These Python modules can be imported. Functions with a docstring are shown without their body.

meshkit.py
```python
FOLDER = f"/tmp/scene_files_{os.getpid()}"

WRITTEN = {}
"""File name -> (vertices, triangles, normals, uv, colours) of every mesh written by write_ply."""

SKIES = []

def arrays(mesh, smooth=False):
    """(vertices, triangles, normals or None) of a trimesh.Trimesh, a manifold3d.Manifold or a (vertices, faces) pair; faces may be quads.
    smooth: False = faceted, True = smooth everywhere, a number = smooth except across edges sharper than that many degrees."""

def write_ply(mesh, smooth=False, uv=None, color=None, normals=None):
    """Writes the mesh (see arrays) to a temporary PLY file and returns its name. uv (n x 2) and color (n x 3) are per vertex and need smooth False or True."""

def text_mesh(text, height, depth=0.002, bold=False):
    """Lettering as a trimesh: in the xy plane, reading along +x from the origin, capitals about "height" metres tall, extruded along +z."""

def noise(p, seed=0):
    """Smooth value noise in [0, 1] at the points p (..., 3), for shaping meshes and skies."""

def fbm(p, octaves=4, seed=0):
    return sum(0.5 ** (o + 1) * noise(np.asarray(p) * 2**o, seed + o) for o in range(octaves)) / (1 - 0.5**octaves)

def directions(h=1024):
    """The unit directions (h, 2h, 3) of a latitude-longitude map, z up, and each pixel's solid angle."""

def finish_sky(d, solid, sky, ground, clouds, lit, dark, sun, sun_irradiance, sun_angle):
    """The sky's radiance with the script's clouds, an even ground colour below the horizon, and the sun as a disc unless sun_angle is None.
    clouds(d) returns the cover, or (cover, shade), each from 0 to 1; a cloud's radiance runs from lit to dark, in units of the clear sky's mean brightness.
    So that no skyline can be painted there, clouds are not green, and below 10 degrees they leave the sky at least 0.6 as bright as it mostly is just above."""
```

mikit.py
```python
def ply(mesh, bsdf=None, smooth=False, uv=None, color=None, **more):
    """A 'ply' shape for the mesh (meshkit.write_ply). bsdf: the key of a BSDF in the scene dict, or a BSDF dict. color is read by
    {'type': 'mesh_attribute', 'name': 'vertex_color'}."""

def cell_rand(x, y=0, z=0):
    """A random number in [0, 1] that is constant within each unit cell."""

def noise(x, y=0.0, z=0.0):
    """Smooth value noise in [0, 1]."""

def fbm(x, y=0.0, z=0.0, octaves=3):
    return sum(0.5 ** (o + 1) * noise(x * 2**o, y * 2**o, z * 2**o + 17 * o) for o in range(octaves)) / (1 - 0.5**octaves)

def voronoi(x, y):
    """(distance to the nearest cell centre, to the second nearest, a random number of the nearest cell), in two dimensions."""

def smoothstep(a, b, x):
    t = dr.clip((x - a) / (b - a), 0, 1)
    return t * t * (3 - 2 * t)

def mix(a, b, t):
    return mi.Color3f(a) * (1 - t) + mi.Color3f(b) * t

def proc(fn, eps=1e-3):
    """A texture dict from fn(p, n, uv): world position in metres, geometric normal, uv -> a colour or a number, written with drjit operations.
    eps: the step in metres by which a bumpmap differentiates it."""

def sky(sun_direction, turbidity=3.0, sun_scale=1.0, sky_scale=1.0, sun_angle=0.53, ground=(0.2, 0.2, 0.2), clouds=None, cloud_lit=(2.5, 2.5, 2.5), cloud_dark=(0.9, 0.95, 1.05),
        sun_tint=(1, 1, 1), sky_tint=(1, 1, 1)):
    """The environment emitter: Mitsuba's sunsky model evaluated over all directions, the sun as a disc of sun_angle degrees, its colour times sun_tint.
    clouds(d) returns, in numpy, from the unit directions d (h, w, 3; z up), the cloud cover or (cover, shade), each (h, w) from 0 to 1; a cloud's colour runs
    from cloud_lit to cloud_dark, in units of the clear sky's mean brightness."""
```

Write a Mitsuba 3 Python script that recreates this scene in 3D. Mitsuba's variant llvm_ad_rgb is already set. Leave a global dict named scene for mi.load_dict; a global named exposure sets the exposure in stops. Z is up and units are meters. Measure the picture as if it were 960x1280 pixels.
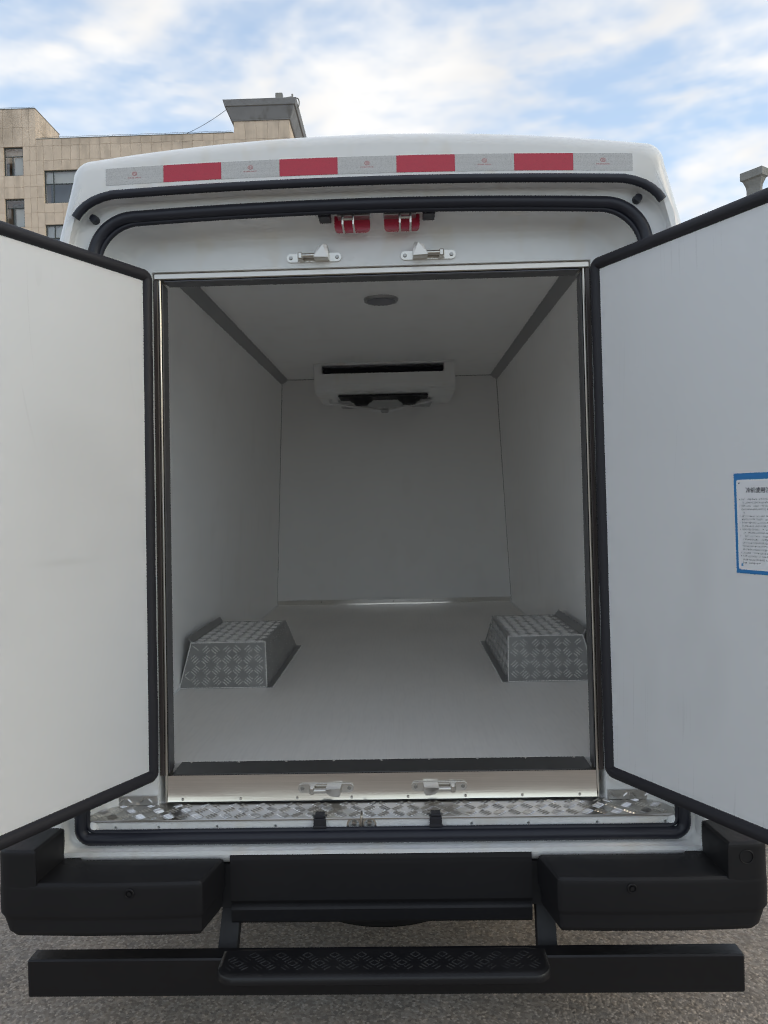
import math, random
import numpy as np, trimesh, mitsuba as mi, drjit as dr, mikit, meshkit
import manifold3d as m3
from shapely.geometry import Polygon, Point, box as sbox
from shapely.ops import unary_union
from mikit import proc, noise, fbm, voronoi, cell_rand, smoothstep, mix

T = mi.ScalarTransform4f
rng = np.random.default_rng(7)
scene, labels = {}, {}

# ------------------------------------------------------------------ camera, sky, exposure
EYE = (0.08, 0.0, 1.42)
scene['camera'] = {'type': 'perspective', 'fov_axis': 'x', 'fov': 2 * math.degrees(math.atan(480 / 961)), 'near_clip': 0.05, 'far_clip': 2000.0,
                   'to_world': T().look_at(origin=EYE, target=[EYE[0] - 0.0239, 1.0, EYE[2] - 0.0155], up=[0.0222, 0.0160, 1.0])}
exposure = 3.1


# azimuth, elevation, two radii (radians) and gain of the larger cloud banks and gaps
BANKS = [(-0.02,0.47,0.20,0.05,1.1),(0.03,0.42,0.07,0.05,1.0),(0.15,0.54,0.2,0.03,.9),(-0.32,0.55,0.10,0.03,1.0),(0.42,0.42,0.12,0.08,.9),(-0.35,0.46,0.14,0.04,-.9),(0.28,0.46,0.08,0.05,-.9),(0.30,0.40,0.08,0.03,-.6),(0.42,0.54,0.08,0.03,-.8),(-0.15,0.54,.1,.02,-.5)]


def cloud_cover(d):
    z = np.maximum(d[..., 2], 0.0) + 0.10
    q = np.stack([d[..., 0] / z, d[..., 1] / z, np.zeros_like(z)], -1)
    w = meshkit.fbm(q * 1.6 + 5.2, 4, 4) - 0.5
    w2 = meshkit.fbm(q * 1.6 + 15.2, 4, 14) - 0.5
    q1 = q + 0.55 * np.stack([w, w2, 0 * w], -1)
    big = meshkit.fbm(q1 * np.array([1.5, 1.3, 1]) + 3.1, 4, 11)
    a, b = q1[..., 0] * 0.9 - q1[..., 1] * 0.45, q1[..., 1] * 0.9 + q1[..., 0] * 0.45
    streak = meshkit.fbm(np.stack([a * 2.2, b * 7.0, 0 * a + 2.0], -1) + 0.8 * w[..., None], 5, 23)
    puff = meshkit.fbm((q + 0.25 * np.stack([w, w2, 0 * w], -1)) * np.array([11.0, 15.0, 1]) + 1.7, 5, 37)
    az, el = np.arctan2(d[..., 0], d[..., 1]), np.arcsin(np.clip(d[..., 2], -1, 1))
    hill = 0 * az
    for x, y, rx, ry, g in BANKS:
        hill = hill + g * np.exp(-((az - x) / rx) ** 2 - ((el - y) / ry) ** 2)
    c = 0.26 * big + 0.36 * streak + 0.38 * puff + 0.06 * hill
    cover = np.clip((c - 0.375) / 0.27, 0, 1)
    cover = 0.28 + 0.72 * cover * cover * (3 - 2 * cover)
    shade = np.clip((meshkit.fbm(q1 * 4.0 + 9.0, 4, 31) - 0.38) / 0.35, 0, 1) * 0.55 * cover
    return cover, shade


scene['sky'] = mikit.sky((0.86, -0.28, 0.52), turbidity=3.0, sun_scale=0.05, sun_angle=26, clouds=cloud_cover, ground=(0.19, 0.18, 0.165),
                         cloud_lit=(1.58, 1.56, 1.525), cloud_dark=(1.12, 1.135, 1.165), sun_tint=(1.0, 0.975, 0.94), sky_tint=(0.98, 0.99, 0.95))


# ------------------------------------------------------------------ materials
def mat(key, d, two=True):
    scene[key] = {'type': 'twosided', 'bsdf': d} if two else d
    return key


def rgb(*c):
    return {'type': 'rgb', 'value': list(c)}


def pr(c, rough=0.5, **k):
    return {'type': 'principled', 'base_color': rgb(*c) if isinstance(c, (tuple, list)) else c, 'roughness': rough, **k}


def bump(inner, fn, scale=1.0, eps=1e-3):
    return {'type': 'bumpmap', 'arbitrary': proc(fn, eps), 'scale': scale, 'bsdf': inner}


def wear(base, amount, f=6.0, tint=(1, 0.97, 0.92)):
    def fn(p, n, uv):
        k = fbm(p.x * f, p.y * f, p.z * f, 4)
        s = smoothstep(0.55, 0.8, fbm(p.x * f * 3 + 4, p.y * f * 3, p.z * f * 1.3, 3))
        v = 1 - amount * (k - 0.35) - amount * 0.8 * s
        return mi.Color3f(base[0] * v * (1 - (1 - tint[0]) * s), base[1] * v * (1 - (1 - tint[1]) * s), base[2] * v * (1 - (1 - tint[2]) * s))
    return proc(fn)


mat('m_paint', pr(wear((0.69, 0.695, 0.69), 0.04), 0.28, specular=0.5, clearcoat=0.5, clearcoat_gloss=0.9))
def panel_col(p, n, uv):
    k = fbm(p.x * 2.5, p.y * 2.5, p.z * 2.5, 4)
    v = 0.69 * (1 - 0.05 * (k - 0.4))
    w = p.x * 0.9 - p.y                                   # runs along either door leaf
    sm = fbm(w * 9 + 2, p.z * 26, 1, 4)
    a = dr.square((p.x + 0.752) / 0.035) + dr.square((p.z - 1.285) / 0.009)
    smudge = dr.exp(-a) * smoothstep(0.3, 0.65, sm) * 0.07
    sc = smoothstep(0.875, 0.90, noise(w * 210 + 30 * noise(p.z * 1.1, 5), p.z * 4.5)) * smoothstep(0.55, 0.75, fbm(w * 2 + 9, p.z * 1.7, 4, 3)) * 0.07
    grime = smoothstep(0.62, 0.85, fbm(w * 3.5, p.z * 2.0, 7, 4)) * 0.05
    v = v * (1 - smudge - sc - grime)
    return mi.Color3f(v * 0.99, v * 0.997, v * (1.0 - 0.12 * smudge))


mat('m_door_panel', bump(pr(proc(panel_col), 0.36, specular=0.45),
                         lambda p, n, uv: 0.00025 * fbm(p.x * 45 + p.y * 45, p.z * 60, 0, 2) + 0.0009 * noise(p.x * 4 + p.y * 4, p.z * 3), eps=2e-3))
mat('m_lining', bump(pr(wear((0.86, 0.853, 0.84), 0.03, 3.0, (1, 0.995, 0.99)), 0.36, specular=0.4),
                     lambda p, n, uv: 0.0002 * fbm(p.x * 60, p.y * 60, p.z * 60, 2), eps=2e-3))


def floor_col(p, n, uv):
    g = fbm(p.x * 160, p.y * 26, 0, 3)
    k = fbm(p.x * 3, p.y * 3, 0, 4)
    sc = smoothstep(0.66, 0.74, noise(p.x * 230 + 3 * noise(p.y * 9), p.y * 5))
    v = 0.68 + 0.04 * (g - 0.5) + 0.05 * (k - 0.5) - 0.015 * sc
    return mi.Color3f(v, v * 0.965, v * 0.915)


mat('m_floor', bump(pr(proc(floor_col), 0.42, specular=0.45), lambda p, n, uv: 0.0005 * fbm(p.x * 190, p.y * 80, 0, 2), eps=1.5e-3))
mat('m_rubber', pr((0.013, 0.0145, 0.023), 0.42, specular=0.45))
mat('m_rubber_soft', pr((0.02, 0.0195, 0.024), 0.55, specular=0.35))


def steel_fn(p, n, uv):
    return 0.0009 * noise(p.x * 5, p.y * 5, p.z * 14) + 0.00002 * noise(p.x * 12, p.y * 12, p.z * 900)


def steel_col(p, n, uv):
    s = 0.93 + 0.14 * (noise(p.x * 4, p.y * 50, p.z * 500) - 0.5) + 0.10 * (fbm(p.x * 8, p.y * 8, p.z * 12, 3) - 0.5)
    return mi.Color3f(0.81 * s, 0.78 * s, 0.735 * s)


mat('m_steel', bump(pr(proc(steel_col), 0.12, metallic=1.0), steel_fn, eps=1e-3))
mat('m_steel_dull', pr((0.42, 0.42, 0.425), 0.38, metallic=0.85))
mat('m_cast', bump(pr((0.62, 0.59, 0.54), 0.27, metallic=1.0), lambda p, n, uv: 0.0003 * fbm(p.x * 220, p.y * 220, p.z * 220, 2), eps=5e-4))
mat('m_screw', pr((0.35, 0.34, 0.32), 0.3, metallic=1.0))


def alu_col(p, n, uv):
    s = 0.9 + 0.35 * (fbm(p.x * 14, p.y * 14, p.z * 14, 4) - 0.5)
    return mi.Color3f(0.36 * s, 0.36 * s, 0.355 * s)


def strip_col(p, n, uv):
    s = 0.9 + 0.4 * (fbm(p.x * 14, p.y * 14, p.z * 14, 4) - 0.5)
    return mi.Color3f(0.60 * s, 0.585 * s, 0.56 * s)


mat('m_tread', pr(proc(alu_col), 0.34, metallic=0.55))
mat('m_tread_lug', pr((0.80, 0.79, 0.77), 0.22, metallic=0.5))
def dusty(base, dust, f):
    def fn(p, n, uv):
        k = fbm(p.x * f, p.y * f, p.z * f, 5)
        up = smoothstep(0.2, 0.9, n.z)
        d = dust * (0.25 + 0.75 * up) * smoothstep(0.35, 0.75, k)
        st = smoothstep(0.80, 0.86, noise(p.x * 40 + 2 * noise(p.z * 20), p.y * 40, p.z * 4)) * 0.0 * dust
        g = d + st
        return mi.Color3f(base + 1.0 * g, base * 0.97 + 0.96 * g, base * 1.15 + 0.92 * g)
    return fn


mat('m_plastic', bump(pr(proc(dusty(0.0085, 0.007, 6.0)), 0.52, specular=0.32), lambda p, n, uv: 0.0003 * fbm(p.x * 520, p.y * 520, p.z * 520, 2), eps=8e-4))
mat('m_black_steel', bump(pr(proc(dusty(0.0075, 0.005, 9.0)), 0.36, specular=0.42), lambda p, n, uv: 0.00015 * fbm(p.x * 160, p.y * 160, p.z * 160, 2), eps=1e-3))
mat('m_black_lug', pr((0.012, 0.012, 0.013), 0.3, specular=0.5))
mat('m_dark_reflection', pr((0.05, 0.04, 0.037), 0.4))  # brown-dark gasket reflection in the jamb steel, put into the colour
mat('m_edge', pr((0.85, 0.84, 0.82), 0.3, metallic=0.35))
mat('m_joint', pr((0.36, 0.36, 0.365), 0.6))
mat('m_threshold', pr((0.11, 0.11, 0.112), 0.3, metallic=0.7))
mat('m_jamb_dark', pr((0.12, 0.12, 0.125), 0.35, metallic=0.6))
mat('m_strip', pr(proc(strip_col), 0.27, metallic=1.0))
mat('m_strip_lug', pr((0.80, 0.78, 0.75), 0.2, metallic=1.0))
mat('m_satin', bump(pr((0.60, 0.565, 0.51), 0.3, metallic=1.0), steel_fn, eps=1e-3))
mat('m_tyre', pr((0.015, 0.015, 0.015), 0.75))
mat('m_dark', pr((0.01, 0.01, 0.012), 0.6))


def comb(u, v, uc, vc, ru, rv):
    return dr.sqrt(dr.square((u - uc) / ru) + dr.square((v - vc) / rv))


def tape_silver(p, n, uv):
    u, v = uv.x * 0.16, uv.y * 0.05          # metres on the strip
    d1, d2, _ = voronoi(u * 300, v * 300)
    cell = smoothstep(0.04, 0.2, d2 - d1)
    g = 0.34 + 0.12 * cell + 0.035 * noise(uv.y * 14)
    base = mi.Color3f(g, g, g * 0.99)
    r = comb(u, v, 0.080, 0.030, 0.0075, 0.0068)
    ring = dr.select((r < 1.0) & (r > 0.62), 1.0, 0.0)
    stem = dr.select((dr.abs(u - 0.0785) < 0.0012) & (dr.abs(v - 0.030) < 0.0055), 1.0, 0.0)
    arm = dr.select((dr.abs((u - 0.081) - dr.abs(v - 0.030)) < 0.0014) & (dr.abs(v - 0.03) < 0.005), 1.0, 0.0)
    cap = dr.select((dr.abs(v - 0.0185) < 0.0016) & (dr.abs(u - 0.080) < 0.0185) & (cell_rand(dr.floor(u * 900), 3) > 0.3), 1.0, 0.0)
    k = dr.minimum(ring + stem + arm + cap, 1.0) * 0.7
    return base * (1 - k) + mi.Color3f(0.36, 0.10, 0.10) * k


mat('m_tape_silver', pr(proc(tape_silver), 0.3, specular=0.6))


def tape_red(p, n, uv):
    u, v = uv.x * 0.16, uv.y * 0.05
    d1, d2, _ = voronoi(u * 300, v * 300)
    c = 0.86 + 0.14 * smoothstep(0.04, 0.2, d2 - d1)
    return mi.Color3f(0.43 * c, 0.022 * c, 0.046 * c)


mat('m_tape_red', pr(proc(tape_red), 0.3, specular=0.6))
mat('m_red', pr((0.40, 0.015, 0.045), 0.25, specular=0.6, clearcoat=0.4))
mat('m_lens', pr((0.16, 0.16, 0.18), 0.25, specular=0.5))
mat('m_evap', pr(wear((0.78, 0.78, 0.77), 0.04), 0.45))
mat('m_vane', pr((0.02, 0.024, 0.035), 0.35))
mat('m_evap_pan', pr((0.42, 0.42, 0.42), 0.5))
mat('m_sealant', pr((0.75, 0.76, 0.76), 0.6))


def asphalt_col(p, n, uv):
    d1, d2, r = voronoi(p.x * 130, p.y * 130)
    e1, e2, r2 = voronoi(p.x * 62 + 3.3, p.y * 62)
    big = fbm(p.x * 0.9, p.y * 0.9, 0, 5)
    med = fbm(p.x * 7, p.y * 7, 3, 3)
    stone = smoothstep(0.75, 0.98, r) * smoothstep(0.5, 0.25, d1)
    stone2 = smoothstep(0.80, 0.98, r2) * smoothstep(0.45, 0.25, e1)
    v = 0.225 + 0.09 * (big - 0.5) + 0.07 * (med - 0.5) + 0.17 * (r - 0.5) - 0.035 * smoothstep(0.12, 0.0, d2 - d1)
    v = v + 0.10 * stone + 0.09 * stone2
    warm = 0.5 + 0.9 * (fbm(p.x * 2.2 + 7, p.y * 2.2, 1, 3) - 0.5) + 0.5 * (r2 - 0.5)
    v = dr.maximum(v, 0.02)
    return mi.Color3f(v * (1.08 + 0.10 * warm), v * 0.97, v * (0.86 - 0.09 * warm))


def asphalt_bump(p, n, uv):
    d1, d2, r = voronoi(p.x * 130, p.y * 130)
    e1, e2, r2 = voronoi(p.x * 62 + 3.3, p.y * 62)
    return 0.0022 * smoothstep(0.6, 0.1, d1) * r + 0.003 * smoothstep(0.5, 0.1, e1) * r2 + 0.002 * fbm(p.x * 20, p.y * 20, 0, 3)


mat('m_asphalt', bump(pr(proc(asphalt_col), 0.85, specular=0.3), asphalt_bump, eps=1.5e-3))
STONE = [(0.66, 0.545, 0.43), (0.675, 0.558, 0.442), (0.65, 0.535, 0.42), (0.665, 0.548, 0.43)]


def stone_col(base, seed):
    def fn(p, n, uv):
        k = fbm(p.x * 2.5 + seed, p.y * 2.5, p.z * 2.5, 4)
        st = fbm(p.x * 3.2 + seed * 3, p.y * 3.2, p.z * 0.25, 4)
        v = 1.03 + 0.2 * (k - 0.5) - 0.16 * smoothstep(0.45, 0.8, st)
        top = smoothstep(0.9, 0.0, 22.0 - p.z) * smoothstep(0.35, 0.75, fbm(p.x * 1.1, p.y, p.z * 0.4, 3)) * 0.25
        v = v * (1 - top)
        return mi.Color3f(base[0] * v, base[1] * v, base[2] * v)
    return fn


for i, c in enumerate(STONE):
    mat(f'm_stone_{i}', pr(proc(stone_col(c, 3.7 * i)), 0.8, specular=0.25))
mat('m_mortar', pr((0.54, 0.445, 0.35), 0.9))
mat('m_cornice', pr(wear((0.25, 0.25, 0.255), 0.3, 1.0), 0.75))
mat('m_roof_grey', pr(wear((0.27, 0.265, 0.245), 0.2, 0.8), 0.8))
mat('m_frame', pr((0.055, 0.065, 0.06), 0.4))
mat('m_blind', pr((0.42, 0.43, 0.41), 0.8))
mat('m_room', pr((0.22, 0.23, 0.24), 0.9))
mat('m_glass', {'type': 'thindielectric', 'int_ior': 1.6}, two=False)
mat('m_dark_pane', pr((0.05, 0.06, 0.07), 0.08, specular=0.8))
mat('m_sheet', pr((0.72, 0.72, 0.73), 0.4))
mat('m_blue', pr((0.02, 0.17, 0.42), 0.4))
mat('m_ink', pr((0.025, 0.025, 0.035), 0.6))


# ------------------------------------------------------------------ mesh helpers
def add(key, mesh, m, smooth=False, uv=None):
    if key in scene:
        i = 1
        while f'{key}_{i:03d}' in scene:
            i += 1
        key = f'{key}_{i:03d}'
    scene[key] = mikit.ply(mesh, m, smooth=smooth, uv=uv)
    return key


def tag(key, label=None, category=None, group=None, kind=None):
    d = labels.setdefault(key, {})
    for k, v in (('label', label), ('category', category), ('group', group), ('kind', kind)):
        if v:
            d[k] = v


def cat(*ms):
    return trimesh.util.concatenate([x for x in ms])


def bx(x0, x1, y0, y1, z0, z1, r=0.0):
    """A box, its edges chamfered by r."""
    if r <= 0:
        b = trimesh.creation.box((x1 - x0, y1 - y0, z1 - z0))
        b.apply_translation(((x0 + x1) / 2, (y0 + y1) / 2, (z0 + z1) / 2))
        return b
    pts = []
    for sx, X in ((1, x0), (-1, x1)):
        for sy, Y in ((1, y0), (-1, y1)):
            for sz, Z in ((1, z0), (-1, z1)):
                pts += [(X, Y + sy * r, Z + sz * r), (X + sx * r, Y, Z + sz * r), (X + sx * r, Y + sy * r, Z)]
    return hull(pts)


def hull(pts):
    return trimesh.convex.convex_hull(np.asarray(pts, float))


def man(mesh):
    v, f = np.asarray(mesh.vertices, np.float32), np.asarray(mesh.faces, np.uint32)
    t = trimesh.Trimesh(v, f)
    t.merge_vertices()
    return m3.Manifold(m3.Mesh(np.asarray(t.vertices, np.float32), np.asarray(t.faces, np.uint32)))


def unman(m):
    q = m.to_mesh()
    return trimesh.Trimesh(np.asarray(q.vert_properties[:, :3], float), np.asarray(q.tri_verts, int), process=False)


def cyl(p0, p1, r, n=20, r1=None):
    p0, p1 = np.asarray(p0, float), np.asarray(p1, float)
    z = (p1 - p0) / np.linalg.norm(p1 - p0)
    a = np.cross(z, [0, 0, 1] if abs(z[2]) < 0.9 else [1, 0, 0])
    a /= np.linalg.norm(a)
    b = np.cross(z, a)
    t = np.arange(n) * 2 * np.pi / n
    ring = np.cos(t)[:, None] * a + np.sin(t)[:, None] * b
    return hull(np.vstack([p0 + ring * r, p1 + ring * (r if r1 is None else r1)]))


def tube(path, r, sides=12, closed=False, squash=(1, 1)):
    p = np.asarray(path, float)
    n = len(p)
    tan = (np.roll(p, -1, 0) - np.roll(p, 1, 0)) if closed else np.gradient(p, axis=0)
    tan /= np.linalg.norm(tan, axis=1, keepdims=True)
    a = np.cross(tan[0], [0.02, 1, 0.01])
    a /= np.linalg.norm(a)
    rings = []
    ang = np.arange(sides) * 2 * np.pi / sides
    for i in range(n):
        a = a - tan[i] * (a @ tan[i])
        a /= np.linalg.norm(a)
        b = np.cross(tan[i], a)
        rings.append(p[i] + r * (np.cos(ang)[:, None] * a * squash[0] + np.sin(ang)[:, None] * b * squash[1]))
    v = np.vstack(rings)
    f = []
    for i in range(n if closed else n - 1):
        j = (i + 1) % n
        for k in range(sides):
            q = (k + 1) % sides
            f += [(i * sides + k, i * sides + q, j * sides + q), (i * sides + k, j * sides + q, j * sides + k)]
    if not closed:
        for base in (0, (n - 1) * sides):
            f += [(base, base + k, base + k + 1) for k in range(1, sides - 1)]
    return trimesh.Trimesh(v, f, process=False)


def loft(loops, cap0=False, cap1=False):
    """Quads between closed loops that have the same number of points."""
    n = len(loops[0])
    v = np.vstack(loops)
    f = []
    for i in range(len(loops) - 1):
        for k in range(n):
            q = (k + 1) % n
            f += [(i * n + k, i * n + q, (i + 1) * n + q), (i * n + k, (i + 1) * n + q, (i + 1) * n + k)]
    for flag, base in ((cap0, 0), (cap1, (len(loops) - 1) * n)):
        if flag:
            pol = np.asarray(loops[0 if base == 0 else -1])
            c = len(v)
            v = np.vstack([v, pol.mean(0)])
            f += [(c, base + k, base + (k + 1) % n) for k in range(n)]
    return trimesh.Trimesh(v, f, process=False)


def prism(poly, h):
    """A shapely polygon pushed from z=0 to z=h."""
    return trimesh.creation.extrude_polygon(poly, h, engine='earcut')


def place(mesh, origin, ex, ey, ez):
    M = np.eye(4)
    M[:3, 0], M[:3, 1], M[:3, 2], M[:3, 3] = ex, ey, ez, origin
    m = mesh.copy()
    m.apply_transform(M)
    return m


def unit(v):
    v = np.asarray(v, float)
    return v / np.linalg.norm(v)


def lugs(origin, ex, ey, poly, pitch=0.0455, length=0.036, width=0.0046, h=0.0034, bars=4, gap=0.0104, seed=1):
    """The raised bars of a tread plate on the plane (origin, ex, ey), inside the polygon."""
    ex, ey = unit(ex), unit(ey)
    ez = np.cross(ex, ey)
    x0, y0, x1, y1 = poly.bounds
    inner = poly.buffer(-0.003)
    V, F = [], []
    prof = np.array([(-.5, 0, 0), (-.28, -.5, 0), (.28, -.5, 0), (.5, 0, 0), (.28, .5, 0), (-.28, .5, 0), (-.3, 0, 1), (.3, 0, 1)])
    tri = np.array([(0, 1, 6), (1, 2, 7), (1, 7, 6), (2, 3, 7), (3, 4, 7), (4, 5, 6), (4, 6, 7), (5, 0, 6)])
    r = np.random.default_rng(seed)
    for i in range(int((x1 - x0) / pitch) + 3):
        for j in range(int((y1 - y0) / pitch) + 3):
            cx, cy = x0 + (i - 0.5) * pitch, y0 + (j - 0.4) * pitch
            s = 1 if (i + j) % 2 else -1
            ca, sa = math.cos(s * 0.72), math.sin(s * 0.72)
            for b in range(bars):
                o = (b - (bars - 1) / 2) * gap
                px, py = cx - sa * o, cy + ca * o
                L = length * (1.0 if 0 < b < bars - 1 else 0.86)
                e0, e1 = (px - ca * L / 2, py - sa * L / 2), (px + ca * L / 2, py + sa * L / 2)
                if not (inner.contains(Point(px, py)) and inner.contains(Point(e0)) and inner.contains(Point(e1))):
                    continue
                q = prof * (L, width, h * r.uniform(0.8, 1.1))
                X, Y = px + ca * q[:, 0] - sa * q[:, 1], py + sa * q[:, 0] + ca * q[:, 1]
                F.append(tri + 8 * len(V))
                V.append(np.asarray(origin) + X[:, None] * ex + Y[:, None] * ey + q[:, 2:3] * ez)
    return trimesh.Trimesh(np.vstack(V), np.vstack(F), process=False)


LEAN = 0.042


def back(y, z):
    """The van's rear leans forwards at the top."""
    return y + LEAN * (np.asarray(z) - 0.63)


# ------------------------------------------------------------------ ground
g = np.linspace(-1, 1, 41)
gx, gy = np.meshgrid(np.sign(g) * np.abs(g) ** 3 * 900, np.sign(g) * np.abs(g) ** 3 * 900)
idx = np.arange(41 * 41).reshape(41, 41)
quads = np.stack([idx[:-1, :-1], idx[:-1, 1:], idx[1:, 1:], idx[1:, :-1]], -1).reshape(-1, 4)
add('asphalt_ground', (np.stack([gx.ravel(), gy.ravel(), 0 * gx.ravel()], 1), quads), 'm_asphalt')
tag('asphalt_ground', 'grey brown coarse asphalt yard under the van', kind='structure')

# ------------------------------------------------------------------ the beige office building on the left
B = 'office_building'
tag(B, 'beige stone clad office building left of the van with dark windows and stepped parapet', 'building')
Yf = 42.8


def wall_with_holes(x0, x1, z0, z1, holes, y0, y1):
    p = sbox(x0, z0, x1, z1)
    for h in holes:
        p = p.difference(sbox(*h))
    ps = getattr(p, 'geoms', [p])
    return cat(*[place(prism(q, y1 - y0), (0, y1, 0), (1, 0, 0), (0, 0, 1), (0, -1, 0)) for q in ps])


wins = []   # x0, x1, z0, z1, kind
for k in range(6):
    ztop = 21.62 - 2.87 * k
    wins.append((-21.78, -20.68, ztop - 1.60, ztop, 'small'))
    wins.append((-24.98, -23.88, ztop - 1.60, ztop, 'small'))
for k in range(6):
    ztop = 20.27 - 3.02 * k
    for x in (-19.53, -15.6, -11.7):
        wins.append((x, x + 2.05, ztop - 1.84, ztop, 'wide'))
holes = [(a, c, b, d) for a, b, c, d, _ in wins]
wall = cat(wall_with_holes(-27.0, -19.93, 0, 23.70, [h for h in holes if h[0] < -19.95], Yf + 0.04, Yf + 0.35),
           wall_with_holes(-19.93, -5.70, 0, 22.0, [h for h in holes if h[0] > -19.95], Yf + 0.04, Yf + 0.35),
           bx(-26.9, -19.97, Yf + 0.4, Yf + 3.06, 20.9, 23.68), bx(-26.9, -5.77, Yf + 1.2, Yf + 14, 0, 21.3), bx(-8.7, -5.76, Yf + 0.36, Yf + 6.0, 20.9, 22.65))
add(B + '__wall', wall, 'm_mortar')
xs = sorted([-26.98 + 0.585 * k for k in range(4)] + [-24.98, -24.43, -23.88, -23.28, -22.78, -22.28, -21.78, -21.23, -20.68, -20.30, -19.93, -19.53, -18.98, -18.50, -17.98, -17.48])
xs = [x for x in xs if x < -17.4]
xs += list(np.linspace(-17.48, -8.80, 16)[1:]) + list(np.linspace(-8.80, -5.70, 6)[1:])
zs_vis = [23.70, 22.68, 21.62, 20.82, 20.02, 19.38, 18.75, 17.92, 17.12, 16.35]
zs_low = list(np.arange(16.35, 0.2, -1.0)) + [0.0]
rest, npan = [], 0
for x0, x1 in zip(xs[:-1], xs[1:]):
    if x1 - x0 < 0.05:
        continue
    tower = -8.81 < x0 < -5.75
    top = 23.70 if x1 < -19.9 else (22.62 if tower else 22.0)
    rows = [z for z in zs_vis if z < top - 0.1]
    edges = [top] + rows
    for which, E in (('vis', edges), ('low', zs_low)):
        for z1, z0 in zip(E[:-1], E[1:]):
            cell = sbox(x0 + 0.006, z0 + 0.006, x1 - 0.006, z1 - 0.006)
            for h in holes:
                if h[2] > x0 and h[0] < x1 and h[3] > z0 and h[1] < z1:
                    cell = cell.difference(sbox(*h))
            for q in getattr(cell, 'geoms', [cell]):
                if q.is_empty or q.area < 0.01:
                    continue
                yy = Yf + rng.uniform(-0.006, 0.006)
                m = place(prism(q, Yf + 0.045 - yy), (0, Yf + 0.045, 0), (1, 0, 0), (0, 0, 1), (0, -1, 0))
                seen = which == 'vis' and x0 > -23.4 and x1 < -5.6 and (z1 > 20.0 or x1 < -17.3)
                if seen:
                    add(B + '__wall__stone_panel', m, f'm_stone_{rng.integers(4)}')
                    npan += 1
                else:
                    rest.append(m)
add(B + '__wall__stone_cladding', cat(*rest), 'm_stone_0')
tag(B + '__wall__stone_cladding', kind='stuff')
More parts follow.
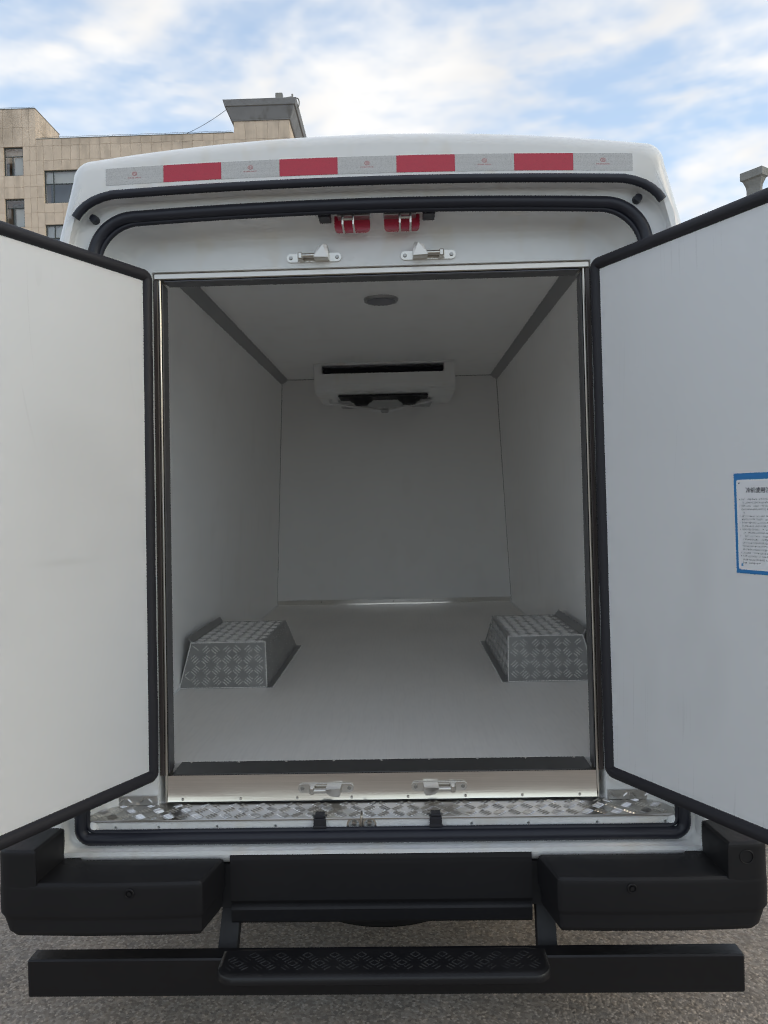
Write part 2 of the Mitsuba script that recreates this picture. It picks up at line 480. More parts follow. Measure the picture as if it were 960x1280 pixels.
for k in range(5):      # right return of the raised parapet block
    for z1, z0 in ((23.70, 22.68), (22.68, 21.4)):
        add(B + '__wall__stone_panel', bx(-19.97, -19.93, Yf + 0.06 + 0.6 * k + 0.008, Yf + 0.06 + 0.6 * k + 0.592, z0 + 0.008, z1 - 0.008), f'm_stone_{rng.integers(4)}')
for k in range(8):
    add(B + '__wall__stone_panel', bx(-5.77, -5.72, Yf + 0.06 + 0.72 * k, Yf + 0.06 + 0.72 * k + 0.705, 21.03, 22.62), f'm_stone_{rng.integers(4)}')
cop = cat(bx(-27.02, -19.91, Yf - 0.02, Yf + 3.1, 23.70, 23.74), bx(-19.905, -8.83, Yf - 0.02, Yf + 0.38, 22.0, 22.035))
add(B + '__coping', cop, 'm_roof_grey')
rail = [cyl((-26.5, Yf + 0.3, 23.95), (-20.1, Yf + 0.3, 23.95), 0.010, 5), cyl((-19.8, Yf + 0.3, 22.24), (-9.0, Yf + 0.3, 22.24), 0.010, 5)]
rail += [cyl((x, Yf + 0.3, 23.74), (x, Yf + 0.3, 23.95), 0.010, 5) for x in np.arange(-26.4, -20, 1.0)] + [cyl((x, Yf + 0.3, 22.03), (x, Yf + 0.3, 22.24), 0.010, 5) for x in np.arange(-19.7, -9, 1.0)]
add(B + '__lightning_rail', cat(*rail), 'm_frame')
cx0, cx1, cy0, cy1 = -8.83, -5.69, Yf - 0.02, Yf + 6.1
levels = [(22.60, 0.0), (22.62, 0.05), (22.66, 0.05), (22.68, 0.07), (23.22, 0.30), (23.26, 0.30), (23.28, 0.38), (23.58, 0.46), (23.60, 0.44)]
lp = [np.array([(cx0 - o, cy0 - o, z), (cx1 + o, cy0 - o, z), (cx1 + o, cy1 + o, z), (cx0 - o, cy1 + o, z)]) for z, o in levels]
add(B + '__cornice', loft(lp, True, True), 'm_cornice')
for i, (x0, x1, z0, z1, kind) in enumerate(wins):
    if kind == 'wide' and x0 > -19 and i > 14:
        pass
    fr, w = [], 0.055
    ya, yb = Yf + 0.10, Yf + 0.16
    fr += [bx(x0, x1, ya, yb, z1 - w, z1), bx(x0, x1, ya, yb, z0, z0 + w), bx(x0, x0 + w, ya, yb, z0 + w, z1 - w), bx(x1 - w, x1, ya, yb, z0 + w, z1 - w)]
    if kind == 'small':
        zt, xm = z1 - 0.50, x0 + 0.28
        fr += [bx(x0 + w, x1 - w, ya, yb, zt - 0.02, zt + 0.02), bx(xm + 0.17, xm + 0.21, ya, yb, z0 + w, zt - 0.02)]
        panes = [(x0 + w, x1 - w, zt + 0.02, z1 - w), (x0 + w, xm, z0 + w, zt - 0.02), (xm + 0.21, x1 - w, z0 + w, zt - 0.02)]
        if i % 4 == 2:
            panes[1] = (x0 + w, xm, z0 + w + 0.5, zt - 0.02)
    else:
        zt, xm = z1 - 0.74, x0 + 0.50
        fr += [bx(x0 + w, x1 - w, ya, yb, zt - 0.025, zt + 0.025), bx(xm - 0.025, xm + 0.025, ya + 0.002, yb - 0.002, z0 + w, z1 - w)]
        panes = [(x0 + w, xm - 0.025, zt + 0.025, z1 - w), (xm + 0.025, x1 - w, zt + 0.025, z1 - w), (x0 + w, xm - 0.025, z0 + w, zt - 0.025), (xm + 0.025, x1 - w, z0 + w, zt - 0.025)]
    wk = add(B + '__window', cat(*fr), 'm_frame')
    for (a, b, c, d) in panes:
        v = np.array([(a, ya + 0.03, c), (b, ya + 0.03, c), (b, ya + 0.03, d), (a, ya + 0.03, d)])
        add(wk + '__pane', (v, np.array([[0, 1, 2, 3]])), 'm_glass')
    add(wk + '__room', cat(bx(x0 - 0.1, x1 + 0.1, Yf + 1.1, Yf + 1.15, z0 - 0.1, z1 + 0.1)), 'm_room')
    if kind == 'wide':
        add(wk + '__blind', bx(x0 + w, x1 - w, Yf + 0.24, Yf + 0.26, z1 - 0.70, z1 - w), 'm_blind')
    else:
        add(wk + '__blind', bx(x0 + 0.52, x1 - w, Yf + 0.24, Yf + 0.26, z0 + w, z1 - 0.52), 'm_blind')

F = 'rooftop_floodlight'
tag(F, 'small floodlight box with bracket on top of the dark grey cornice', 'floodlight')
add(F + '__lamp_housing', bx(-6.42, -6.02, Yf - 0.2, Yf + 0.1, 23.68, 24.02, 0.03), 'm_cornice')
add(F + '__lens', bx(-6.38, -6.06, Yf - 0.215, Yf - 0.197, 23.72, 23.98), 'm_roof_grey')
add(F + '__bracket', cat(bx(-6.5, -5.5, Yf - 0.05, Yf + 0.02, 23.60, 23.68), cyl((-5.98, Yf - .02, 23.75), (-5.5, Yf - .02, 23.82), 0.06), cyl((-5.5, Yf, 23.6), (-5.5, Yf, 24.0), 0.05)), 'm_roof_grey')
t_ = np.linspace(0, 2 * np.pi, 20, endpoint=False)
add(F + '__ring', tube(np.stack([-5.28 + 0.13 * np.cos(t_), 0 * t_ + Yf + 0.2, 23.62 + 0.26 * np.sin(t_)], 1), 0.035, 6, True), 'm_roof_grey', smooth=True)
t_ = np.linspace(0, 1, 16)
add('roof_cable', tube(np.stack([-11.6 + 2.6 * t_, 0 * t_ + Yf + 0.1, 22.03 + 1.45 * t_ - 0.45 * t_ * (1 - t_)], 1), 0.014, 5), 'm_frame')
tag('roof_cable', 'thin slack cable running from the parapet up to the cornice', 'cable')

# ------------------------------------------------------------------ the far grey tower that peeps over the right door
K = 'grey_tower_building'
tag(K, 'distant building whose grey flared cornice corner shows above the right door', 'building')
A = np.array([32.56, 73.23, 0]); uu = unit((0.579, -0.816, 0)); ww = np.array([0.816, 0.579, 0])


def tower_loop(z, o, a0, a1, d):
    return np.array([A + uu * (a0 - o) - ww * o + (0, 0, z), A + uu * (a1 + o) - ww * o + (0, 0, z), A + uu * (a1 + o) + ww * (d + o) + (0, 0, z), A + uu * (a0 - o) + ww * (d + o) + (0, 0, z)])


add(K + '__wall', cat(loft([tower_loop(26, 0, 0.40, 1.75, 0.35), tower_loop(30.3, 0, 0.40, 1.75, 0.35)], True, True), loft([tower_loop(0, 0, 0.3, 26, 14), tower_loop(26, 0, 0.3, 26, 14)], True, True)), 'm_roof_grey')
add(K + '__cornice', loft([tower_loop(z, o, 0.40, 1.75, 0.35) for z, o in ((29.4, 0.0), (29.7, 0.03), (30.25, 0.22), (30.35, 0.34), (30.38, 0.39), (31.05, 0.39), (31.1, 0.37))], True, True), 'm_roof_grey')

for face, n_ in ((0, 6), (1, 4)):
    for fl_ in range(7):
        for c_ in range(n_):
            du, dw, L_ = (uu, -ww, 26.0) if face == 0 else (ww, -uu, 14.0)
            o_ = A + uu * 0.3 + du * (L_ * (c_ + 0.5) / n_ - 0.8) + np.array((0, 0, 2.0 + 3.4 * fl_)) + dw * 0.02
            k_ = add(K + '__window', place(cat(bx(0, 1.6, 0, 1.7, -0.05, 0.03)), o_, du, (0, 0, 1), np.cross(du, (0, 0, 1))), 'm_frame')
            add(k_ + '__pane', place(cat(bx(0.08, 0.77, 0.08, 1.62, 0.02, 0.035), bx(0.83, 1.52, 0.08, 1.62, 0.02, 0.035)), o_, du, (0, 0, 1), np.cross(du, (0, 0, 1))), 'm_dark_pane')

# ------------------------------------------------------------------ the van
V = 'refrigerated_van'
tag(V, 'white refrigerated van seen from behind with both rear doors open and empty insulated cargo box', 'van')
WZ = [0.40, 0.9, 1.5, 1.75, 2.0, 2.18, 2.30, 2.38, 2.45]
WW = [0.965, 1.0, 0.985, 0.955, 0.909, 0.862, 0.832, 0.812, 0.80]


def loop(hw, z0, z1, rt, rb, crown, yf, inset=0.0, nb=24, nc=18, ns=60):
    """A rounded loop round the van's middle: hw(z) half width, crown raises the top edge's middle, yf(z) its depth."""
    Z0, Z1 = z0 + inset, z1 - inset
    pts = []
    h0, h1 = 1.0, 1.0
    W0, W1 = hw(Z0) - inset, hw(Z1) - inset
    for t in np.linspace(-1, 1, nb + 1):
        pts.append((t * (W0 - rb), Z0))
    for a in np.linspace(-np.pi / 2, 0, nc + 1)[1:-1]:
        pts.append((W0 - rb + rb * math.cos(a), Z0 + rb + rb * math.sin(a)))
    for z in np.linspace(Z0 + rb, Z1 - rt, ns + 1):
        pts.append((hw(z) - inset, z))
    We = hw(Z1 - rt) - inset
    for a in np.linspace(0, np.pi / 2, nc + 1)[1:-1]:
        pts.append((We - rt + rt * math.cos(a), Z1 - rt + rt * math.sin(a)))
    for t in np.linspace(1, -1, nb + 1):
        pts.append((t * (We - rt), Z1 + crown * (1 - t * t)))
    for a in np.linspace(np.pi / 2, np.pi, nc + 1)[1:-1]:
        pts.append((-(We - rt) + rt * math.cos(a), Z1 - rt + rt * math.sin(a)))
    for z in np.linspace(Z1 - rt, Z0 + rb, ns + 1):
        pts.append((-(hw(z) - inset), z))
    for a in np.linspace(np.pi, 1.5 * np.pi, nc + 1)[1:-1]:
        pts.append((-(W0 - rb) + rb * math.cos(a), Z0 + rb + rb * math.sin(a)))
    p = np.array(pts)
    return np.stack([p[:, 0], yf(p[:, 1]), p[:, 1]], 1)


def taper(*zw):
    z, w = zip(*zw)
    return lambda q: float(np.interp(q, z, w))


hw_out = lambda q: float(np.interp(q, WZ, WW))
hw_rec = taper((0.45, 0.865), (1.5, 0.878), (2.0, 0.855), (2.2, 0.832), (2.32, 0.818))
hw_seal = taper((0.45, 0.824), (1.2, 0.824), (2.0, 0.790), (2.16, 0.764), (2.26, 0.750))
Rb = 0.045
outer = [loop(hw_out, 0.44, 2.391, 0.055, 0.03, 0.050, lambda z, y=y: back(2.05, z) + y) for y in (3.7, 2.2, 1.0, 0.25, Rb + 0.02, Rb)]
outer[0][:, 1], outer[1][:, 1] = 6.1, 4.6
ringed = [loop(hw_out, 0.44, 2.391, 0.055, 0.03, 0.050, lambda z, a=a: back(2.05, z) + Rb * (1 - math.cos(a)), inset=Rb * (1 - math.sin(a))) for a in np.linspace(np.pi / 2, 0, 8)[1:]]
rec0 = loop(hw_rec, 0.474, 2.278, 0.12, 0.03, 0.016, lambda z: back(2.05, z))
rec0b = loop(hw_rec, 0.474, 2.278, 0.12, 0.03, 0.016, lambda z: back(2.056, z), inset=0.004)
rec1 = loop(hw_rec, 0.474, 2.278, 0.12, 0.03, 0.016, lambda z: back(2.088, z), inset=0.009)
rec2 = loop(hw_rec, 0.474, 2.278, 0.12, 0.03, 0.016, lambda z: back(2.094, z), inset=0.016)
fl0 = loop(hw_seal, 0.502, 2.234, 0.12, 0.02, 0.016, lambda z: back(2.097, z))
sk = [loop(hw_out, 0.44, 2.391, 0.055, 0.03, 0.050, lambda z: z * 0 + 6.1)]
cab = []
for y, top in ((6.1, 2.36), (6.5, 2.25), (7.0, 1.75), (7.35, 1.35), (7.7, 1.12), (7.78, 1.0)):
    q = loop(hw_out, 0.44, 2.391, 0.055, 0.03, 0.050, lambda z: z * 0)
    q[:, 2] = 0.44 + (q[:, 2] - 0.44) * (top - 0.44) / (2.391 - 0.44)
    q[:, 1] = y
    q[:, 0] *= 1 - 0.1 * max(0, (y - 7.0)) ** 1.5
    cab.append(q)
add(V + '__body', loft(list(reversed(cab)) + outer + ringed + [rec0, rec0b, rec1, rec2, fl0], True, False), 'm_paint', smooth=55)
hw_a = taper((0.45, 0.815), (2.26, 0.77))
hw_b = taper((0.45, 0.735), (2.26, 0.690))
inner = [loop(hw_seal, 0.502, 2.234, 0.12, 0.02, 0.016, lambda z: back(2.097, z))]
for s in np.linspace(0, 1, 8)[1:]:
    e = 1 - math.sqrt(max(0.0, 1 - s * s))
    q0 = inner[0]
    q1 = loop(hw_b, 0.545, 2.190, 0.10, 0.02, 0.0, lambda z: back(2.205, z))
    p = q0 + (q1 - q0) * np.array([1, 0, 1]) * (1 - math.cos(s * np.pi / 2)) ** 0.9 + (q1 - q0) * np.array([0, 1, 0]) * math.sin(s * np.pi / 2)
    inner.append(p)
HW_O, ZO0, ZO1 = 0.645, 0.548, 2.108
flat = lambda c: (lambda q: c)
inner += [loop(flat(HW_O), ZO0, ZO1, 0.002, 0.002, 0.0, lambda z: back(2.205, z)),
          loop(flat(HW_O), ZO0, ZO1, 0.002, 0.002, 0.0, lambda z: back(2.30, z)),
          loop(flat(0.92), 0.56, 2.37, 0.01, 0.01, 0.0, lambda z: back(2.31, z))]
add(V + '__rear_frame', loft(inner), 'm_paint', smooth=30)
add(V + '__underbody', bx(-0.93, 0.93, 2.16, 7.6, 0.445, 0.46), 'm_dark')

# rain trim above the doors, ends hooked down
pts = []
for x in np.linspace(-0.70, 0.70, 29):
    pts.append((x, 2.2945 - 0.017 * (x / 0.72) ** 2))
ct = [(0.728, 2.272), (0.754, 2.262), (0.775, 2.249), (0.791, 2.234), (0.803, 2.217)]
path = [(-a, b) for a, b in reversed(ct)] + pts + ct
path = [(x, back(2.050, z) - 0.004, z) for x, z in path]
add(V + '__rain_trim', tube(path, 0.0118, 10, squash=(1, 1)), 'm_rubber', smooth=40)
tag(V + '__rain_trim', 'black trim strip over the door recess with hooked ends')
# door seal: one closed loop of soft rubber tube
seal = loop(lambda z: hw_seal(z) - 0.0, 0.504, 2.230, 0.12, 0.03, 0.016, lambda z: back(2.088, z), nb=30)
add(V + '__door_seal', tube(seal, 0.0165, 12, True), 'm_rubber', smooth=True)
lipl = loop(lambda z: hw_seal(z) - 0.0, 0.504, 2.230, 0.12, 0.03, 0.016, lambda z: back(2.094, z), inset=0.016, nb=30)
add(V + '__door_seal__lip', tube(lipl, 0.0075, 8, True), 'm_rubber', smooth=True)
for x, z in ((-0.766, 2.226), (0.748, 2.236)):
    c = np.array((x, back(2.09, z), z))
    q = cat(cyl(c + (0, 0.01, 0), c - (0, 0.016, 0), 0.0125, 20, 0.0105))
    add(V + '__rubber_buffer', q, 'm_rubber', smooth=40)

# reflective tape: nine pieces
ed = np.linspace(-0.719, 0.727, 10)
for i in range(9):
    a, b = ed[i] + 0.0004, ed[i + 1] - 0.0004
    X = np.linspace(a, b, 7)
    v, uv = [], []
    for x in X:
        dz = -0.0135 * (x / 0.72) ** 2 - 0.003 * x
        for z, w in ((2.3165 + dz, 0), (2.3635 + dz, 1)):
            v.append((x, back(2.05, z) - 0.0012, z)); uv.append(((x - a) / (b - a), w))
    n0 = len(v)
    f = [(2 * k, 2 * k + 2, 2 * k + 3, 2 * k + 1) for k in range(6)]
    vb = [(x, y + 0.001, z) for x, y, z in v]
    fb = [(2 * k + n0, 2 * k + 1 + n0, 2 * k + 3 + n0, 2 * k + 2 + n0) for k in range(6)]
    rim = [(0, n0, n0 + 2, 2)]
    side = []
    for k in range(6):
        side += [(2 * k, n0 + 2 * k, n0 + 2 * k + 2, 2 * k + 2), (2 * k + 1, 2 * k + 3, n0 + 2 * k + 3, n0 + 2 * k + 1)]
    side += [(0, 1, n0 + 1, n0), (12, n0 + 12, n0 + 13, 13)]
    kk = add(V + '__reflective_tape', (np.array(v + vb), np.array(f + fb + side)), 'm_tape_red' if i % 2 else 'm_tape_silver', uv=np.array(uv + uv))
    tag(kk, 'red reflective tape piece above the doors' if i % 2 else 'silver reflective tape piece with tiny red emblem')

# ---- upper latch strikers in red housings and the black connector blocks
for s, xc in ((-1, -0.046), (1, 0.097)):
    yb = float(back(2.175, 2.22))
    hz = sbox(-0.051, -0.027, 0.051, 0.027).buffer(-0.012).buffer(0.012)
    cut = unary_union([sbox(-0.024 * 1 - 0.006, -0.03, -0.024 + 0.006, 0.000), sbox(0.006 - 0.006, -0.03, 0.006 + 0.006, 0.000)])
    poly = hz
    mm = cat(*[prism(q, 0.022) for q in getattr(poly, 'geoms', [poly])])
    hk = add(V + '__latch_housing', place(cat(mm, prism(hz.buffer(-0.004), 0.004)), (xc, yb, 2.224), (1 if s < 0 else -1, 0, 0), (0, 0, 1), (0, -1, 0)), 'm_red')
    tag(hk, 'red plastic housing of the upper latch striker')
    yq = float(back(2.118, 2.25))
    sx = xc - 0.006 * s
    sk_ = add(V + '__striker_plate', cat(bx(sx - 0.046, sx + 0.046, yq, yq + 0.05, 2.226, 2.250, 0.002), bx(sx - 0.03, sx + 0.03, yq - 0.008, yq + 0.002, 2.238, 2.252, 0.002)), 'm_steel_dull')
    cxm = xc + 0.009 * s
    U = [(cxm - 0.015, yq + 0.004, 2.232), (cxm - 0.015, yq - 0.018, 2.226), (cxm - 0.015, yq - 0.02, 2.198), (cxm - 0.015, yq + 0.04, 2.193)]
    W = [(2 * cxm - a, b, c) for a, b, c in U]
    add(sk_ + '__striker_bar', cat(tube(U, 0.0034, 8), tube(W, 0.0034, 8), tube([(cxm - 0.015, yq - 0.02, 2.210), (cxm + 0.015, yq - 0.02, 2.210)], 0.0034, 8)), 'm_cast', smooth=40)
    for dx in (-0.038, 0.038):
        add(sk_ + '__screw', cyl((sx + dx, yq, 2.238), (sx + dx, yq - 0.004, 2.238), 0.006, 12), 'm_screw')
    bxm = xc + s * 0.077
    teeth = [bx(bxm - 0.017, bxm + 0.017, yq - 0.004, yq + 0.05, 2.224, 2.252, 0.002)]
    for q in range(3):
        for r_ in range(2):
            teeth.append(bx(bxm - 0.013 + q * 0.0098, bxm - 0.013 + q * 0.0098 + 0.0062, yq - 0.010, yq - 0.003, 2.227 + r_ * 0.010, 2.234 + r_ * 0.010))
    add(V + '__connector_block', cat(*teeth), 'm_rubber')


# ---- cam keepers
def keeper(xc, zc, yface, flip_x, flip_z, lab):
    wz = 1.0 if flip_z > 0 else 0.5
    def P(m):
        m = m.copy()
        m.vertices[:, 0] *= flip_x
        m.vertices[:, 2] *= flip_z
        if flip_x * flip_z < 0:
            m.invert()
        m.apply_translation((xc, yface, zc))
        return m
    st = sbox(-0.068, -0.0125, 0.068, 0.0125).buffer(0.0001)
    st = unary_union([sbox(-0.068, -0.0125, 0.068, 0.0125), Point(-0.068, 0).buffer(0.0125), Point(0.068, 0).buffer(0.0125)])
    k = add(V + '__latch_keeper', P(place(prism(st, 0.005), (0, 0, 0), (1, 0, 0), (0, 0, 1), (0, -1, 0))), 'm_cast')
    tag(k, lab)
    for dx in (-0.068, 0.068):
        add(k + '__screw', P(cat(cyl((dx, -0.004, 0), (dx, -0.009, 0), 0.0062, 16, 0.0045))), 'm_screw')
    add(k + '__post', P(cat(bx(-0.045, -0.031, -0.030, -0.004, -0.010, 0.010, 0.003), hull([(-0.048, -0.006, -0.011), (-0.028, -0.006, -0.011), (-0.048, -0.006, 0.011), (-0.028, -0.006, 0.011), (-0.043, -0.02, -0.007), (-0.033, -0.02, -0.007), (-0.043, -0.02, 0.007), (-0.033, -0.02, 0.007), (-0.048, -0.003, -0.011), (-0.028, -0.003, 0.011)]))), 'm_cast')
    add(k + '__roller', P(cat(cyl((-0.034, -0.022, 0.001), (0.02, -0.022, 0.001), 0.0068, 16), bx(-0.03, 0.02, -0.008, -0.0045, -0.008, 0.008))), 'm_cast', smooth=40)
    add(k + '__wedge', P(hull([(0.004, -0.004, -0.011), (0.046, -0.004, -0.011), (0.002, -0.040, -0.008), (0.044, -0.040, -0.010), (0.004, -0.004, 0.010), (0.046, -0.004, 0.010), (0.006, -0.038, 0.004), (0.045, -0.037, 0.006),
                               (0.014, -0.036, 0.022 * wz), (0.040, -0.034, 0.030 * wz), (0.016, -0.012, 0.024 * wz), (0.042, -0.012, 0.031 * wz), (0.029, -0.037, 0.028 * wz)])), 'm_cast')


keeper(-0.163, 2.136, float(back(2.204, 2.136)), 1, 1, 'left steel cam keeper above the opening')
keeper(0.172, 2.134, float(back(2.204, 2.134)), -1, 1, 'right steel cam keeper above the opening')

# ---- steel frame of the cargo opening
zf = np.array([0.548, 2.108])


def frame_bar(x0, x1, z0, z1, y0=2.214, y1=2.275, r=0.0025):
    m = bx(x0, x1, 0, y1 - y0, z0, z1, r)
    m.vertices[:, 1] = back(y0, m.vertices[:, 2]) + m.vertices[:, 1]
    return m


add(V + '__opening_jamb', frame_bar(-0.6295, -0.622, 0.551, 2.088, r=0.0025), 'm_satin')
add(V + '__opening_jamb', frame_bar(0.622, 0.6295, 0.551, 2.088, r=0.0025), 'm_satin')
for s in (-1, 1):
    add(V + '__jamb_dark_reflection', frame_bar(*sorted((s * 0.6300, s * 0.6435)), 0.63, 2.088, 2.2125), 'm_dark_reflection')  # added strip, coloured as the door gasket mirrored in the steel jamb
add(V + '__opening_header', frame_bar(-0.643, 0.643, 2.0885, 2.107), 'm_satin')
for s in (-1, 1):
    add(V + '__inner_jamb', frame_bar(*sorted((s * 0.6215, s * 0.6170)), 0.634, 2.078, 2.219, 2.27), 'm_jamb_dark')
add(V + '__inner_header', frame_bar(-0.6150, 0.6150, 2.081, 2.0875, 2.219, 2.275), 'm_jamb_dark')
SX, SZ = np.linspace(-0.621, 0.621, 80), np.linspace(0.629, 0.556, 14)
def sill_y(x, z):
    d = 0.629 - z
    return back(2.217, z) - 0.010 * d - 1.10 * d * d - 0.0014 * (meshkit.noise(np.stack([x * 3.1, z * 14, 0 * x], -1), 8) - 0.5)
sv = []
for dy in (0.0, 0.002):
    X_, Z_ = np.meshgrid(SX, SZ)
    sv.append(np.stack([X_, sill_y(X_, Z_) + dy, Z_], -1).reshape(-1, 3))
ii = np.arange(14 * 80).reshape(14, 80)
q_ = np.stack([ii[:-1, :-1], ii[1:, :-1], ii[1:, 1:], ii[:-1, 1:]], -1).reshape(-1, 4)
edge = list(ii[0]) + list(ii[1:, -1]) + list(ii[-1, ::-1][1:]) + list(ii[::-1, 0][1:-1])
e_ = np.array([(edge[k], edge[(k + 1) % len(edge)], edge[(k + 1) % len(edge)] + 1120, edge[k] + 1120) for k in range(len(edge))])
sill = trimesh.Trimesh(np.vstack(sv), np.vstack([np.vstack([a[:, [0, 1, 2]], a[:, [0, 2, 3]]]) for a in (q_, q_[:, ::-1] + 1120, e_)]), process=False)
add(V + '__sill_plate', sill, 'm_steel', smooth=30)
for k, x in enumerate(np.linspace(-0.574, 0.574, 8)):
    c = np.array((x + rng.uniform(-.004, .004), float(sill_y(np.array(x), np.array(0.5625))), 0.5625))
    add(V + '__sill_plate__rivet', cyl(c + (0, 0.001, 0), c - (0, 0.0028, 0), 0.0048, 12, 0.003), 'm_cast')
add(V + '__threshold_strip', bx(-0.6115, 0.6115, 2.2185, 2.326, 0.6295, 0.6325, 0.0008), 'm_threshold')
for k, x in enumerate(np.linspace(-0.58, 0.58, 9)):
    add(V + '__threshold_strip__rivet', cyl((x, 2.317, 0.632), (x, 2.317, 0.6345), 0.004, 10, 0.0028), 'm_cast')
keeper(-0.159, 0.591, float(back(2.2165, 0.594)) - 0.0045, 1, -1, 'left steel cam keeper on the sill plate')
keeper(0.169, 0.592, float(back(2.2165, 0.595)) - 0.0045, -1, -1, 'right steel cam keeper on the sill plate')

# ---- insulated cargo box
YB = 5.84
add(V + '__floor_panel', bx(-0.93, 0.93, 2.3265, YB + 0.03, 0.58, 0.630), 'm_floor')
wb, wt = 0.893, 0.812
for s in (-1, 1):
    w_ = hull([(s * wb, 2.315, 0.60), (s * (wb + 0.03), 2.315, 0.60), (s * wt, 2.37, 2.37), (s * (wt + 0.03), 2.37, 2.37), (s * wb, YB + 0.03, 0.60), (s * (wb + 0.03), YB + 0.03, 0.60), (s * wt, YB + 0.03, 2.37), (s * (wt + 0.03), YB + 0.03, 2.37)])
    add(V + '__side_lining', w_, 'm_lining')
    c = []
    for y in (2.40, YB - 0.002):
        xa = s * (wt + 0.0006)
        c += [(xa, y, 2.348), (xa - s * 0.048, y, 2.3485), (xa - s * 0.045, y, 2.344), (s * (wt + 0.0022), y, 2.312), (s * (wt + 0.0016), y, 2.322)]
    add(V + '__ceiling_corner_trim', hull(c), 'm_steel_dull')
    add(V + '__floor_corner_bead', tube([(s * (wb - 0.002), y, 0.632) for y in np.linspace(2.34, YB, 8)], 0.006, 6), 'm_sealant', smooth=True)
add(V + '__ceiling_panel', bx(-0.88, 0.88, 2.37, YB + 0.03, 2.350, 2.375), 'm_lining')
add(V + '__end_lining', bx(-0.92, 0.92, YB, YB + 0.03, 0.60, 2.37), 'm_lining')
add(V + '__end_base_trim', cat(bx(-0.885, 0.885, YB - 0.004, YB - 0.0005, 0.634, 0.668, 0.001), bx(-0.885, 0.885, YB - 0.03, YB - 0.003, 0.6305, 0.6335)), 'm_steel')
for x in (-0.55, 0.0, 0.30, 0.6):
    add(V + '__end_base_trim__rivet', cyl((x, YB - 0.002, 0.652), (x, YB - 0.007, 0.652), 0.006, 10, 0.004), 'm_screw')

for xa, za, xb_, zb_ in ((-wt, 2.3485, wt, 2.3485), (-wb, 0.64, -wt, 2.35), (wb, 0.64, wt, 2.35)):
    add(V + '__corner_joint', tube([(xa, YB - 0.001, za), (xb_, YB - 0.001, zb_)], 0.0042, 6), 'm_joint')
# ceiling lamp
Lm = add(V + '__ceiling_lamp', cyl((0.003, 3.57, 2.3495), (0.003, 3.57, 2.338), 0.080, 36, 0.077), 'm_steel_dull', smooth=40)
add(Lm + '__lens', cyl((0.003, 3.57, 2.3385), (0.003, 3.57, 2.3345), 0.068, 36, 0.060), 'm_lens', smooth=40)

# evaporator
ex0, ex1, ey = -0.492, 0.452, 5.16
prof = Polygon([(ey + 0.012, 2.3492), (ey + 0.002, 2.335), (ey, 2.20), (ey + 0.01, 2.176), (ey + 0.05, 2.160), (ey + 0.24, 2.148), (YB - 0.003, 2.148), (YB - 0.003, 2.3492)])
ev = man(place(prism(prof, ex1 - ex0), (ex0, 0, 0), (0, 1, 0), (0, 0, 1), (1, 0, 0)))
ev = ev - man(bx(ex0 + 0.052, ex1 - 0.072, ey - 0.05, ey + 0.16, 2.274, 2.332))
add(V + '__evaporator', unman(ev), 'm_evap')
tag(V + '__evaporator', 'white cooling unit under the ceiling at the front end')
for q in range(2):
    z = 2.289 + 0.022 * q
    add(V + '__evaporator__louvre', hull([(ex0 + 0.055, ey + 0.02, z), (ex1 - 0.075, ey + 0.02, z), (ex0 + 0.055, ey + 0.06, z + 0.014), (ex1 - 0.075, ey + 0.06, z + 0.014), (ex0 + 0.055, ey + 0.02, z + 0.003), (ex1 - 0.075, ey + 0.06, z + 0.017)]), 'm_vane')
add(V + '__evaporator__slot_back', bx(ex0 + 0.053, ex1 - 0.073, ey + 0.10, ey + 0.155, 2.275, 2.331), 'm_vane')
add(V + '__evaporator__fan_duct', bx(-0.345, 0.275, 5.30, 5.62, 2.1375, 2.1475, 0.003), 'm_dark')
for x in (-0.19, 0.145):
    add(V + '__evaporator__fan', cat(cyl((x, 5.42, 2.138), (x, 5.42, 2.112), 0.088, 24, 0.072), cyl((x, 5.42, 2.1125), (x, 5.42, 2.090), 0.060, 20, 0.045)), 'm_dark', smooth=40)
pan = []
for y, zz in ((5.52, 2.147), (5.52, 2.138), (5.60, 2.126), (YB - 0.004, 2.119)):
    pan += [(-0.37 + (2.147 - zz) * 0.5, y, zz), (0.32 - (2.147 - zz) * 0.5, y, zz)]
pan += [(-0.37, YB - 0.004, 2.147), (0.32, YB - 0.004, 2.147)]
add(V + '__evaporator__drip_pan', hull(pan), 'm_evap_pan')
add(V + '__evaporator__drain_pipe', cat(tube([(-0.42, 5.50, 2.128), (-0.40, 5.50, 2.120), (-0.06, 5.50, 2.060)], 0.0105, 8), tube([(0.31, 5.50, 2.130), (0.29, 5.50, 2.122), (0.0, 5.50, 2.060)], 0.0105, 8),
                                         cyl((-0.415, 5.50, 2.155), (-0.415, 5.50, 2.118), 0.012, 10), cyl((0.305, 5.50, 2.155), (0.305, 5.50, 2.120), 0.012, 10)), 'm_evap', smooth=40)
add(V + '__evaporator__drain_connector', cat(bx(-0.058, 0.0, 5.475, 5.525, 2.044, 2.072, 0.008)), 'm_evap_pan')

